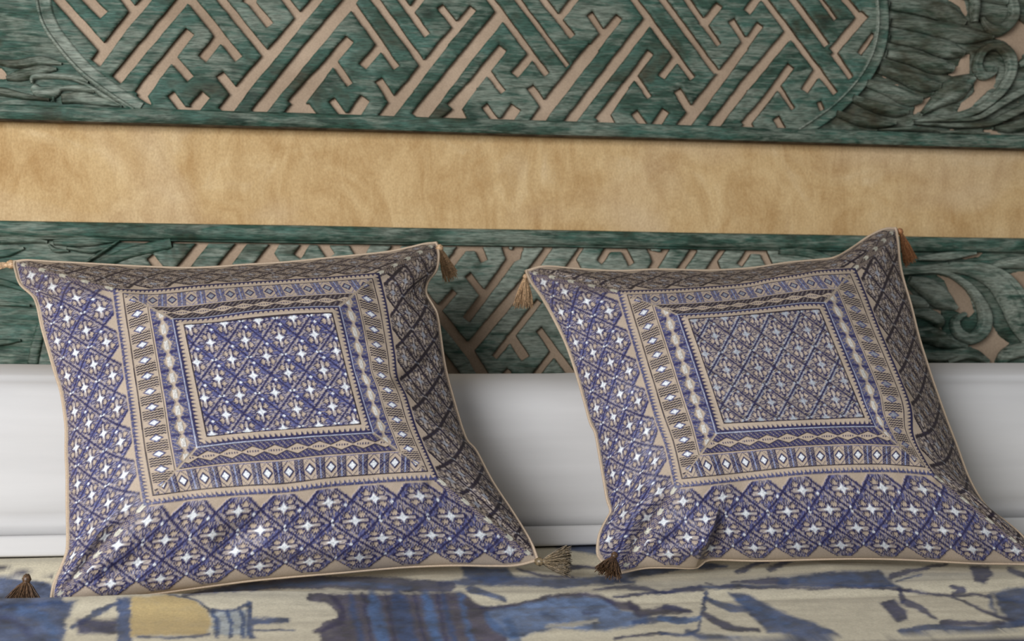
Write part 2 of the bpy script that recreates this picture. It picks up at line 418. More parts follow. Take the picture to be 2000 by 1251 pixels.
board('carved_side_board', holes_right, reg_right, 2.4, up, ybias=.005, carve=carve_fan, mat=M_GREEN_BROWN)
for a, w, m_ in ((arcL, 15, M_GREEN_PALE), (arcR, 12, M_GREEN)):
    ribbon('oval_frame_moulding', a, [w] * len(a), up, height=.006, prof='hollow', n=60, grooves=0, mat=m_)
ribbon('oval_frame_bead', [(x - 13, y + 2) for x, y in arcL], [4.5] * len(arcL), up, mat=M_GREEN_PALE, height=.0065, n=60)
ribbon('oval_frame_bead', [(x - 11, y - 3) for x, y in arcR], [2.6] * len(arcR), up, mat=M_GREEN_PALE, height=.0065, n=60)
# leaves and scrolls of the upper right corner
UR = [
 ([(1738, 10), (1800, 14), (1850, 26), (1885, 44)], [8, 15, 17, 7], 3), ([(1740, 42), (1810, 52), (1880, 66), (1940, 72)], [8, 14, 19, 4], 3),
 ([(1738, 74), (1800, 82), (1850, 96), (1883, 104)], [8, 14, 18, 7], 3), ([(1732, 104), (1780, 112), (1830, 128), (1862, 134)], [8, 14, 17, 8], 3),
 ([(1716, 134), (1760, 146), (1800, 162), (1836, 168)], [8, 13, 17, 8], 3), ([(1692, 160), (1740, 176), (1775, 192), (1800, 194)], [8, 13, 15, 8], 3),
 ([(1664, 190), (1705, 206), (1745, 216), (1772, 218)], [7, 11, 12, 7], 2), ([(1632, 220), (1680, 236), (1720, 242), (1748, 240)], [6, 9, 9, 5], 2),
 ([(1801, 222), (1834, 196), (1868, 172), (1902, 150)], [3, 15, 24, 9], 2),
 ([(1784, 236), (1844, 231), (1892, 222), (1928, 203), (1959, 173), (1975, 139), (1971, 108), (1950, 90), (1928, 94), (1915, 108), (1909, 130), (1920, 147), (1940, 142), (1946, 130)],
  [3, 6, 7, 8, 9, 10, 11, 9, 8, 8, 9, 9, 6, 3], 1),
 ([(1832, 236), (1904, 231), (1940, 212), (1971, 192), (2030, 160)], [2, 5, 7, 8, 8], 1),
 ([(1784, 241), (1868, 245), (1928, 242), (1964, 228), (2040, 190)], [2, 5, 6, 8, 9], 1),
 ([(1940, 250), (1985, 246), (2060, 220)], [3, 12, 14], 2),
 ([(1712, 254), (1796, 252), (1850, 260)], [2, 5, 2], 0), ([(1830, 258), (1880, 260), (1930, 262)], [3, 5, 3], 0),
 ([(1968, -24), (1981, 20), (1971, 46), (1947, 60), (1930, 52), (1918, 34)], [9, 10, 11, 12, 8, 3], 1),
 ([(1902, -24), (1904, 10), (1903, 44)], [7, 9, 6], 0),
 ([(1880, -6), (1930, -4), (1966, 4)], [3, 8, 6], 1), ([(2010, 30), (2040, 20), (2070, 24)], [8, 14, 10], 1), ([(1990, 128), (2012, 118), (2060, 110)], [4, 12, 14], 1),
]
for p, w, g in UR: ribbon('carved_leaf', p, w, up, mat=M_GREEN_BROWN, height=.010, grooves=g, n=12 + 6 * len(p), Y=YF - .001)
UL = [
  ([(-20, 118), (30, 124), (80, 118), (120, 124)], [3, 9, 10, 3], 2), ([(12, 152), (40, 146), (80, 136), (110, 134)], [5, 12, 10, 3], 2),
 ([(62, 162), (66, 150), (100, 148), (150, 152), (172, 160)], [3, 6, 5, 6, 3], 0), ([(64, 168), (78, 180), (104, 180), (120, 172)], [8, 12, 12, 4], 0),
 ([(104, 198), (106, 182), (124, 172), (160, 172), (184, 178)], [3, 4, 5, 7, 3], 0), ([(120, 192), (160, 190), (200, 198), (236, 206)], [10, 12, 8, 2], 1),
 ([(-60, 176), (0, 178), (50, 188), (96, 194)], [8, 9, 6, 3], 2), ([(130, 150), (170, 166), (205, 188), (238, 207)], [2, 4, 5, 2], 0),
]
for p, w, g in UL: ribbon('carved_leaf', p, w, up, height=.0055, mat=M_GREEN_PALE if g == 0 else M_GREEN_BROWN, grooves=g, n=12 + 6 * len(p), Y=YF + .0)
sec = [(YF + .002, zt), (YF - .005, zt - .0005), (YF - .0085, zt - .004), (YF - .0085, (zt + zb) / 2), (YF - .007, zb + .003), (YF - .003, zb + .0018), (YF - .002, zb), (-.0165, zb), (-.0165, zt)]
bar('bottom_rail', sec, xL, xR, [M_GREEN, M_EDGE], up, nx=140, wob=.0012, midx_fn=lambda k: 1 if k in (5, 6, 7) else 0)
v, f = box(xL, xR, -.0166, -.009, zb + .004, zat(1000, -60)); mesh_obj('added_backing_board', v, f, M_ADDED_BACK, up, smooth=False)  # added sheet: tones down the shaded wall seen through the slots

# ------------------------------------------------------------------ lower carved panel
zt2, zb2 = zat(1000, 448), zat(1000, 478)
z_end = zat(1000, 758)
lo = empty('carved_panel', 'lower weathered green carved wood panel half hidden behind the cushions and white bolster', 'carved panel', (ux, -0.02, z_end), 'green carved wood panels behind the bed')
D = 70
holes_lo = [
 st(402, 466, 300, 592, 19), st(476, 468, 380, 592, 19), [(532, 468), (551, 468), (536, 494), (552, 520), (540, 530), (484, 528)],
 st(600, 470, 580, 500, 15), st(628, 472, 646, 500, 17), [(678, 470), (728, 471), (715, 494), (690, 530), (676, 524), (692, 497)], st(782, 471, 740, 526, 15),
 [(315, 475), (337, 473), (336, 480), (327, 488)], st(292, 500, 318, 534, 15),
 st(904, 484, 868, 530, 17), [(893, 480), (936, 480), (943, 489), (886, 490)], st(934, 482, 947, 510, 15),
 st(1016, 481, 976, 538, 17, 15), st(976, 538, 911, 624, 15, 15), [(980, 481), (993, 484), (1006, 491), (1022, 480), (1018, 505), (997, 514), (988, 503)],
 st(914, 536, 943, 572, 14, 14, 0, 8), st(1074, 480, 1020, 558, 13, 18), st(1020, 558, 915, 683, 19, 20), st(820, 566, 920, 690, 16, 19), st(920, 690, 950, 742, 19, 20, 0, 20),
 st(889, 568, 852, 610, 12), [(852, 670), (872, 692), (910, 742), (862, 742)], st(1055, 586, 966, 698, 13, 12), st(1000, 658, 1027, 700, 17, 17, 8),
 st(1053, 643, 1090, 694, 13, 14), st(1090, 694, 1130, 748, 15), st(1080, 690, 1046, 734, 13), st(996, 722, 980, 742, 12),
 [(1132, 482), (1143, 482), (1127, 506), (1142, 534), (1094, 534)], st(1190, 484, 1171, 512, 13), [(1184, 483), (1222, 484), (1227, 492), (1180, 491)], st(1219, 486, 1235, 516, 13),
 [(1263, 485), (1290, 492), (1296, 485), (1310, 485), (1275, 542), (1255, 542), (1275, 510), (1270, 497)], st(1358, 485, 1318, 546, 13),
 [(1406, 486), (1421, 486), (1404, 510), (1414, 536), (1372, 536)], st(1466, 488, 1446, 518, 12), [(1461, 487), (1492, 488), (1498, 496), (1456, 495)], st(1491, 490, 1505, 518, 13),
]
def rail2(x): return 470 + x * .0088
arcL2 = [(334, 474), (300, 482), (240, 498), (175, 530), (118, 578), (84, 634), (66, 700), (60, 760)]
arcR2 = [(1520, 488), (1580, 494), (1640, 520), (1700, 570), (1736, 640), (1750, 760)]
c1 = catmull(arcL2, 40).tolist(); c2 = catmull(arcR2, 30).tolist()
board('fretwork_lattice', holes_lo, c1 + c2[::-1], 2.2, lo, mat=M_GREEN_PALE)
board('carved_side_board', [], [(-125, 462)] + c1 + [(-125, 760)], 2.6, lo, ybias=.004, carve=lambda X, Y: .0016 * np.sin((Y + 6 * np.sin(X / 40)) / 6.5) * (Y > 550) - .001)
holes_scroll = [
 [(1873, 502), (1893, 491), (1926, 490), (1917, 500), (1893, 504)],
 [(1836, 536), (1860, 541), (1884, 557), (1901, 581), (1908, 608), (1898, 617), (1869, 605), (1860, 570), (1850, 548)],
 [(1963, 538), (2000, 529), (2060, 528), (2060, 590), (2010, 578), (1980, 555)],
 [(1937, 622), (1956, 656), (1979, 670), (1956, 687), (1948, 704), (1946, 730), (1932, 730), (1929, 704), (1915, 682), (1894, 677), (1927, 656)],
 [(1808, 600), (1843, 606), (1843, 632), (1848, 653), (1836, 636), (1824, 613)],
 [(1760, 540), (1776, 560), (1790, 576), (1776, 586), (1764, 570)],
]
board('carved_side_board', holes_scroll, c2 + [(2135, 760), (2135, 482)], 2.2, lo, ybias=.0065)
for a, w in ((arcL2, 12), (arcR2, 10)): ribbon('oval_frame_moulding', a, [w] * len(a), lo, height=.0045, prof='flat', n=60)
LR = [
 ([(1740, 520), (1790, 527), (1836, 522), (1896, 526), (1944, 546), (1975, 584), (1992, 630), (2004, 668)], [6, 8, 9, 13, 20, 24, 20, 6], 3),
 ([(1745, 535), (1836, 531), (1884, 553), (1911, 584), (1924, 617), (1918, 646), (1895, 662), (1871, 648), (1866, 626), (1886, 612)], [3, 4, 7, 9, 12, 13, 12, 10, 8, 4], 1),
 ([(1776, 545), (1810, 560), (1838, 582), (1868, 602)], [7, 19, 21, 5], 2), ([(1764, 580), (1790, 590), (1810, 598)], [8, 13, 6], 0),
 ([(1776, 608), (1808, 612), (1832, 626), (1834, 640)], [6, 12, 11, 5], 1), ([(1780, 650), (1820, 654), (1850, 668), (1888, 676)], [8, 18, 14, 4], 2),
 ([(1780, 690), (1840, 694), (1896, 680)], [10, 12, 4], 1), ([(1850, 706), (1892, 690), (1930, 706)], [5, 12, 5], 1), ([(1952, 716), (1972, 690), (2050, 672)], [5, 14, 12], 1),
 ([(1935, 520), (1980, 512), (2060, 512)], [4, 12, 14], 3), ([(1790, 505), (1850, 500), (1905, 494)], [4, 9, 3], 1), ([(1985, 600), (2015, 640), (2050, 660)], [4, 14, 14], 1),
 ([(1850, 514), (1920, 518), (1965, 540), (2000, 580), (2040, 600)], [3, 5, 7, 9, 9], 1),
]
for p, w, g in LR: ribbon('carved_leaf', p, w, lo, mat=M_GREEN_PALE, height=.012, grooves=g, n=12 + 6 * len(p), Y=YF - .0015)
LL = [
 ([(-60, 472), (0, 468), (50, 466), (92, 472)], [4, 9, 9, 3], 2), ([(96, 478), (108, 488), (134, 490)], [3, 5, 2], 0), ([(-40, 500), (10, 494), (46, 484)], [4, 8, 3], 1),
 ([(104, 472), (160, 470), (232, 468)], [6, 12, 4], 2), ([(130, 484), (180, 490), (206, 484)], [3, 5, 2], 0), ([(236, 467), (205, 488), (158, 518)], [2, 4, 3], 0),
 ([(-60, 545), (0, 550), (50, 566)], [4, 7, 4], 1), ([(-60, 590), (0, 592), (58, 596)], [3, 5, 3], 1), ([(-60, 668), (0, 668), (40, 664)], [3, 7, 3], 2),
]
for p, w, g in LL: ribbon('carved_leaf', p, w, lo, height=.005, grooves=g, n=12 + 6 * len(p))
sec = [(-.0165, zt2), (YF - .003, zt2), (YF - .0075, zt2 - .003), (YF - .0085, (zt2 + zb2) / 2), (YF - .007, zb2 + .003), (YF - .001, zb2), (-.0165, zb2)]
bar('top_rail', sec, xL, xR, [M_GREEN, M_EDGE], lo, nx=140, wob=.0012, midx_fn=lambda k: 1 if k in (6,) else 0)
ribbon('rail_bead', [(-100, 462), (400, 470.5), (1000, 479), (1500, 487), (1900, 489)], [2.2] * 5, lo, height=.004, n=80)
v, f = box(xL, xR, -.0166, -.009, z_end, zt2 - .004); mesh_obj('added_backing_board', v, f, M_ADDED_BACK, lo, smooth=False)  # same added sheet behind the lower slots

# ------------------------------------------------------------------ white bolster
ZC = CAM[2]
def bolster():
    xs = np.linspace(float(P(-160, 900, -.30)[0]), float(P(2170, 900, -.28)[0]), 420)
    zbot = float(P(600, 1072, -.30)[2]); 
    th = np.linspace(0, 2 * math.pi, 97)[:-1]
    X, T = np.meshgrid(xs, th, indexing='ij')
    px_, _ = project(np.stack([X, np.full_like(X, -.29), np.full_like(X, ZC)], -1))
    top = np.interp(px_, [-160, 0, 110, 500, 880, 1110, 1500, 1810, 2170], [.012, .0118, .011, .004, .0005, .001, .008, .0145, .0150]) + .0005
    zm, hz = (zbot + ZC) / 2, (ZC - zbot) / 2
    c_, s_ = np.cos(T), np.sin(T)
    sg = lambda a, p: np.sign(a) * np.abs(a) ** p
    Yc = -.175 - .118 * sg(c_, .62)
    Z = zm + (hz + top / 1) * sg(s_, .55)
    Z = np.where(s_ < 0, zm + hz * sg(s_, .30), zm + (hz + top) * sg(s_, .60))
    front = smooth01(c_ * 2)
    # soft pulls and pressed creases of the pillowcase
    Yc += front * ((fbm(X * 4, Z * 26, 9, 3) - .5) * .010)
    zc = Z - ZC
    for z0, dp, wd in ((-.004, .0035, .0022), (-.154, .0035, .0020)):
        Yc += front * dp * np.exp(-((zc - z0 - .0015 * np.sin(X * 5)) / wd) ** 2)
    V = np.stack([X, Yc, Z], -1); n, m = X.shape
    i, j = np.meshgrid(np.arange(n - 1), np.arange(m), indexing='ij')
    a = (i * m + j).ravel(); b = (i * m + (j + 1) % m).ravel()
    fs = np.stack([a, a + m, b + m, b], 1).tolist() + [list(range(m)), [(n - 1) * m + k for k in reversed(range(m))]]
    bo = empty('bolster', 'long white cotton bolster lying against the wall behind both cushions', 'bolster', (0.2, -.175, zbot))
    mesh_obj('bolster_body', V.reshape(-1, 3), fs, M_COTTON, bo)
    # folded flange along the lower front edge
    za, zb_ = float(P(600, 1036, -.30)[2]), float(P(600, 1070, -.30)[2])
    sec = [(-.292, za), (-.305, za + .001), (-.3065, za - .003), (-.3065, zb_ + .004), (-.3085, zb_ + .0005), (-.305, zb_ - .002), (-.280, zb_ - .002)]
    bar('case_flange', sec, xs[0] + .01, xs[-1] - .01, M_COTTON, bo, nx=160, wob=.0015)
    return zbot
zbot = bolster()

# ------------------------------------------------------------------ printed quilt
def quilt():
    xs = np.linspace(-.80, 1.16, 1050)
    ys = np.r_[np.linspace(-.20, -.36, 22)[:-1], np.linspace(-.36, -.74, 300)[:-1], np.linspace(-.74, -1.25, 30)]
    X, Y = np.meshgrid(xs, ys, indexing='ij')
    con = np.interp(X, [-.30, -.15, -.03, .07, .16, .27, .34, .40, .60, .85], [.6650, .6720, .6820, .6915, .6950, .6930, .6850, .6835, .6925, .6850])
    far_ = smooth01((Y + .40) / .07); near = smooth01((-.47 - .035 * smooth01((.05 - X) / .2) - Y) / .07)
    z = con * (1 - far_) + .7030 * far_
    z = z * (1 - near) + np.interp(Y, [-1.25, -.95, -.74, -.62, -.52], [.650, .664, .678, .687, .6925]) * near
    z = z + .0120 * np.exp(-((Y + .575) / .036) ** 2) * smooth01((.16 - X) / .30)
    z = z + .0030 * np.exp(-((Y + .545 + .02 * np.sin(X * 4)) / .014) ** 2) - .003 * np.exp(-((Y + .585 + .015 * np.sin(X * 3 + 1)) / .010) ** 2) * smooth01((X - .05) / .2)
    z = z + (fbm(X * 5, Y * 22, 21, 3) - .5) * .005
    top = np.stack([X, Y, z], -1)
    px, py = project(top)
    n1 = fbm(px / 26, py / 12, 31, 3) - .5; n2 = fbm(px / 26, py / 12, 37, 3) - .5
    n3 = fbm(px / 5, py / 3, 33, 2) - .5; ax, ay = px + n1 * 11 + n3 * 5, py + n2 * 7 + n3 * 3
    cream = np.array([.72, .66, .50]); navy = np.array([.026, .032, .095]); blue = np.array([.034, .070, .175]); mid = np.array([.070, .150, .33]); yel = np.array([.60, .45, .20]); pale = np.array([.34, .38, .40]); plum = np.array([.034, .028, .075])
    col = np.ones(X.shape + (3,)) * cream
    fl = fbm(px / 14, py / 5, 51, 3)
    vis = (py > 1020) & (py < 1300)
    def paint(c, d, soft=4.0, op=.95):
        nonlocal col
        a = smooth01(.5 + d / (soft * 1.5))[..., None] * op * (.86 + .14 * np.clip(fl * 2, 0, 1))[..., None]
        col = col * (1 - a) + np.asarray(c) * a
    def pl(c, pts, soft=4, op=.93):
        p = np.asarray(pts, float); m = (ax > p[:, 0].min() - 12) & (ax < p[:, 0].max() + 12) & (ay > p[:, 1].min() - 12) & (ay < p[:, 1].max() + 12)
        d = np.full(X.shape, -99.); d[m] = poly_sdf(ax[m], ay[m], p); paint(c, d, soft, op)
    def sk(c, pts, w, soft=4, op=.9):
        pts = catmull(pts, 5 * len(pts)); w = np.interp(np.linspace(0, 1, len(pts)), np.linspace(0, 1, len(w)), w)
        d = np.full(X.shape, -99.)
        m = (ax > pts[:, 0].min() - 30) & (ax < pts[:, 0].max() + 30) & (ay > pts[:, 1].min() - 30) & (ay < pts[:, 1].max() + 30)
        xx, yy = ax[m], ay[m]; best = np.full(xx.shape, -99.)
        for k in range(len(pts) - 1):
            a, b = pts[k], pts[k + 1]; e = b - a
            t = np.clip(((xx - a[0]) * e[0] + (yy - a[1]) * e[1]) / max(e @ e, 1e-6), 0, 1)
            best = np.maximum(best, (w[k] * (1 - t) + w[k + 1] * t) - np.hypot(xx - a[0] - e[0] * t, yy - a[1] - e[1] * t))
        d[m] = best; paint(c, d, soft, op)
    # far strip under the bolster and behind the cushions
    sk(navy, [(-60, 1100), (20, 1112), (100, 1128)], [2, 3, 2]); pl(blue, [(-60, 1118), (20, 1128), (100, 1138), (130, 1180), (-60, 1190)], 5, .9)
    pl(blue, [(1040, 1050), (1180, 1052), (1180, 1084), (1100, 1074), (1050, 1062)], 5); pl(blue, [(900, 1104), (990, 1108), (1010, 1130), (960, 1140), (905, 1124)], 6)
    sk(blue, [(860, 1140), (960, 1132), (1080, 1138), (1180, 1132), (1240, 1136)], [4, 12, 9, 9, 3], 6); sk(navy, [(1090, 1100), (1120, 1106), (1180, 1108)], [6, 5, 2]); sk(navy, [(1010, 1110), (1060, 1124), (1120, 1126)], [2, 4, 2])
    sk(blue, [(1180, 1132), (1260, 1116), (1340, 1104), (1420, 1106)], [8, 9, 9, 3], 5); sk(navy, [(1440, 1116), (1470, 1104), (1500, 1098)], [4, 5, 3]); sk(navy, [(1500, 1112), (1530, 1098), (1552, 1090)], [3, 7, 4])
    sk(navy, [(1160, 1152), (1240, 1146), (1300, 1158)], [2, 5, 2]); sk(blue, [(1280, 1158), (1400, 1146), (1560, 1144), (1740, 1144)], [3, 4, 2, 2])
    # left vessel with yellow body
    pl(blue, [(-60, 1184), (150, 1170), (130, 1210), (120, 1300), (-60, 1300)], 8); sk(mid, [(40, 1190), (90, 1210), (110, 1260)], [8, 10, 8], 10, .5); sk(navy, [(-40, 1206), (20, 1210), (60, 1240)], [6, 8, 6], 10, .6)
    sk(blue, [(140, 1224), (190, 1196), (230, 1176)], [4, 6, 5]); pl(navy, [(150, 1208), (230, 1210), (230, 1236), (150, 1238)], 7); pl(blue, [(228, 1168), (256, 1166), (260, 1260), (228, 1260)], 5)
    pl(yel, [(256, 1166), (330, 1160), (380, 1172), (410, 1196), (412, 1222), (400, 1240), (256, 1242)], 5); sk(blue, [(330, 1160), (380, 1170), (412, 1194)], [1.5, 2, 2.5]); sk(blue, [(270, 1243), (340, 1246), (410, 1238)], [2, 2, 2])
    pl(pale, [(414, 1194), (480, 1190), (490, 1240), (416, 1240)], 5)
    for x in (418, 444, 470): sk(blue, [(x, 1194), (x + 6, 1216), (x + 4, 1242)], [4, 5, 4])
    sk(blue, [(416, 1192), (460, 1190), (484, 1176)], [3, 3, 4]); pl(blue, [(480, 1176), (492, 1176), (494, 1206), (564, 1206), (564, 1216), (496, 1218), (500, 1246), (484, 1246)], 4); sk(blue, [(500, 1230), (572, 1230)], [2, 2])
    # dark scrolled capital, then the big blue leaf
    sk(navy, [(360, 1160), (470, 1146), (600, 1136), (760, 1140), (880, 1146)], [3, 8, 12, 14, 10], 5); sk(mid, [(420, 1152), (600, 1138), (800, 1146)], [2, 4, 4], 5, .55)
    pl(plum, [(640, 1160), (900, 1156), (950, 1190), (990, 1240), (1010, 1300), (625, 1300), (625, 1230), (660, 1210), (665, 1190)], 6)
    sk(plum, [(606, 1166), (640, 1168), (662, 1186), (668, 1208), (640, 1222), (620, 1232)], [8, 9, 10, 9, 9, 6], 4)
    for q, (x, w) in enumerate(((690, 6), (732, 13), (780, 20), (836, 12), (870, 7), (905, 5))):
        sk(mid if q % 2 else blue, [(x - 6, 1158), (x, 1190), (x + 8, 1220), (x + 20, 1262)], [w * .5, w, w, w * .8], 9, .9)
    for x in (712, 756, 812, 856): sk(navy, [(x - 4, 1158), (x + 4, 1200), (x + 18, 1262)], [2.5, 3.5, 3], 5, .8)
    pl(mid, [(940, 1186), (1010, 1180), (1080, 1164), (1140, 1160), (1190, 1170), (1215, 1190), (1270, 1200), (1260, 1216), (1180, 1232), (1080, 1226), (1000, 1250), (960, 1230)], 7, .9)
    sk(plum, [(940, 1190), (1020, 1178), (1090, 1162), (1160, 1162), (1206, 1180), (1240, 1186)], [5, 3, 4, 4, 7, 8], 6); sk(blue, [(1060, 1200), (1090, 1210)], [4, 3], 8, .6); sk(navy, [(1140, 1196), (1170, 1196)], [3, 3], 6, .7)
    sk(cream * .85, [(1070, 1222), (1120, 1218), (1170, 1212)], [2, 4, 3], 5, .8); sk(plum, [(1228, 1176), (1250, 1196), (1300, 1190), (1350, 1196)], [4, 8, 8, 3], 6); sk(blue, [(1240, 1214), (1300, 1208), (1340, 1206)], [5, 6, 3]); sk(blue, [(920, 1150), (985, 1170)], [8, 4]); 
    sk(mid, [(990, 1210), (1010, 1260)], [8, 14], 8, .8); sk(navy, [(1200, 1246), (1300, 1236)], [3, 3])
    # right: branches and leaves
    pl(navy, [(1430, 1136), (1500, 1126), (1540, 1128), (1540, 1142), (1430, 1140)], 5); pl(blue, [(1520, 1128), (1640, 1116), (1716, 1112), (1740, 1136), (1760, 1148), (1620, 1146), (1520, 1142)], 6); sk(mid, [(1560, 1132), (1620, 1128), (1680, 1126)], [4, 6, 4], 8, .5)
    sk(navy, [(1380, 1140), (1440, 1146), (1560, 1148), (1700, 1148), (1780, 1152)], [1.5, 2.5, 2, 2.5, 2]); sk(navy, [(1740, 1126), (1780, 1114), (1850, 1100)], [7, 5, 2]); sk(blue, [(1750, 1136), (1800, 1120)], [2, 2])
    sk(navy, [(1750, 1150), (1850, 1164), (1920, 1162), (2060, 1190)], [2.5, 3, 3, 3]); sk(navy, [(1860, 1146), (1880, 1152), (1862, 1160)], [5, 7, 4]); pl(navy, [(1895, 1106), (1932, 1106), (1938, 1122), (1922, 1138), (1902, 1134)], 6); sk(navy, [(1970, 1112), (2020, 1128)], [5, 8])
    pl(blue, [(1930, 1160), (1970, 1148), (2080, 1146), (2080, 1240), (1990, 1220), (1945, 1200), (1930, 1180)], 7); sk(cream * .8, [(1940, 1164), (1946, 1186), (1962, 1206)], [4, 5, 3], 6, .8); sk(navy, [(1860, 1164), (1920, 1190), (1990, 1218)], [2, 3, 5])
    sk(navy, [(1756, 1152), (1762, 1174)], [4, 6]); pl(navy, [(1720, 1178), (1744, 1170), (1772, 1190), (1772, 1210), (1752, 1214)], 5); sk(navy, [(1766, 1174), (1800, 1190), (1826, 1206)], [6, 7, 3])
    sk(blue, [(1380, 1156), (1370, 1200), (1355, 1236), (1290, 1236)], [4, 3, 4, 3]); sk(blue, [(1376, 1168), (1420, 1184), (1460, 1190)], [4, 8, 6]); pl(blue, [(1420, 1156), (1460, 1160), (1520, 1192), (1560, 1206), (1620, 1226), (1642, 1240), (1560, 1242), (1500, 1236), (1470, 1204)], 6)
    sk(navy, [(1376, 1198), (1420, 1222), (1480, 1230)], [5, 8, 3]); sk(navy, [(1300, 1184), (1350, 1194)], [6, 3]); sk(mid, [(1290, 1206), (1340, 1212), (1370, 1206)], [7, 6, 3]); sk(mid, [(1440, 1172), (1500, 1200), (1540, 1222)], [4, 7, 5], 8, .5)
    sk(navy, [(1200, 1164), (1280, 1156), (1370, 1150)], [3, 4, 6]); sk(blue, [(1340, 1232), (1380, 1244), (1500, 1250), (1620, 1246)], [5, 7, 5, 6], 8); sk(blue, [(1760, 1232), (1830, 1224), (1920, 1226), (2060, 1206)], [7, 6, 6, 8]); sk(navy, [(1840, 1216), (1960, 1216)], [5, 4])
    pl(navy * .7, [(1660, 1252), (1740, 1248), (2080, 1243), (2200, 1300), (1600, 1300)], 4, .97)
    # beyond the photo's lower edge the print goes on as broad soft leaves
    far = smooth01((py - 1262) / 30); g = fbm(X * 9, Y * 9, 61, 3); gg = smooth01((g - .50) * 9)[..., None]
    ex = cream * (1 - gg) + blue * gg
    fm = (far * (ax < 1600))[..., None]; col = col * (1 - fm) + ex * fm
    # wear of the brushed pile, colour clouding of the print
    dark = (col.sum(-1, keepdims=True) < 1.2)
    fl2 = fbm(px / 40, py / 16, 57, 3); col = col * (1 + (fl[..., None] - .5) * np.where(dark, .9, .16) + (fl2[..., None] - .5) * np.where(dark, 1.3, .12))
    hh = 0.0003 * (fbm(px / 3, py / 2, 71, 2) - .5)
    top[..., 2] += hh
    nx, ny = X.shape
    F1 = grid_faces(nx, ny)[:, ::-1]
    F1 = grid_faces(nx, ny)
    # underside closes the quilt as a thick body
    per = np.r_[np.arange(nx) * ny, (nx - 1) * ny + np.arange(1, ny), np.arange(nx - 2, -1, -1) * ny + ny - 1, np.arange(ny - 2, 0, -1)]
    V = top.reshape(-1, 3); low = V[per].copy(); low[:, 2] = .004; nb = len(V)
    k = np.arange(len(per)); kn = (k + 1) % len(per)
    F2 = np.stack([per[k], nb + k, nb + kn, per[kn]], 1)
    cc = np.concatenate([col.reshape(-1, 3), np.tile(cream, (len(per), 1))]); cc = np.c_[np.clip(cc, 0, 1), np.zeros(len(cc))]
    q = empty('quilt', 'cream quilt printed with blue leaves and a yellow vessel spread on the bed', 'quilt', (0.18, -.7, .63))
    mesh_obj('quilt_top', np.concatenate([V, low]), np.concatenate([F1, F2])[:, ::-1], M_QUILT, q, col=cc)
    m = np.array([(xs[0], -1.25, .605), (xs[-1], -1.25, .605), (xs[-1], -.2, .605), (xs[0], -.2, .605)])
    return q
qo = quilt()

# ------------------------------------------------------------------ embroidered cushions
R1, R2 = .32, .70
LINEN = np.array([.50, .405, .315]); LB = np.array([.42, .36, .33]); BLUE = np.array([.118, .124, .27]); NAVY = np.array([.035, .032, .095]); INK = np.array([.035, .026, .035]); WHITE = np.array([.80, .84, .88]); GREY = np.array([.33, .35, .40]); SKY = np.array([.32, .37, .58])

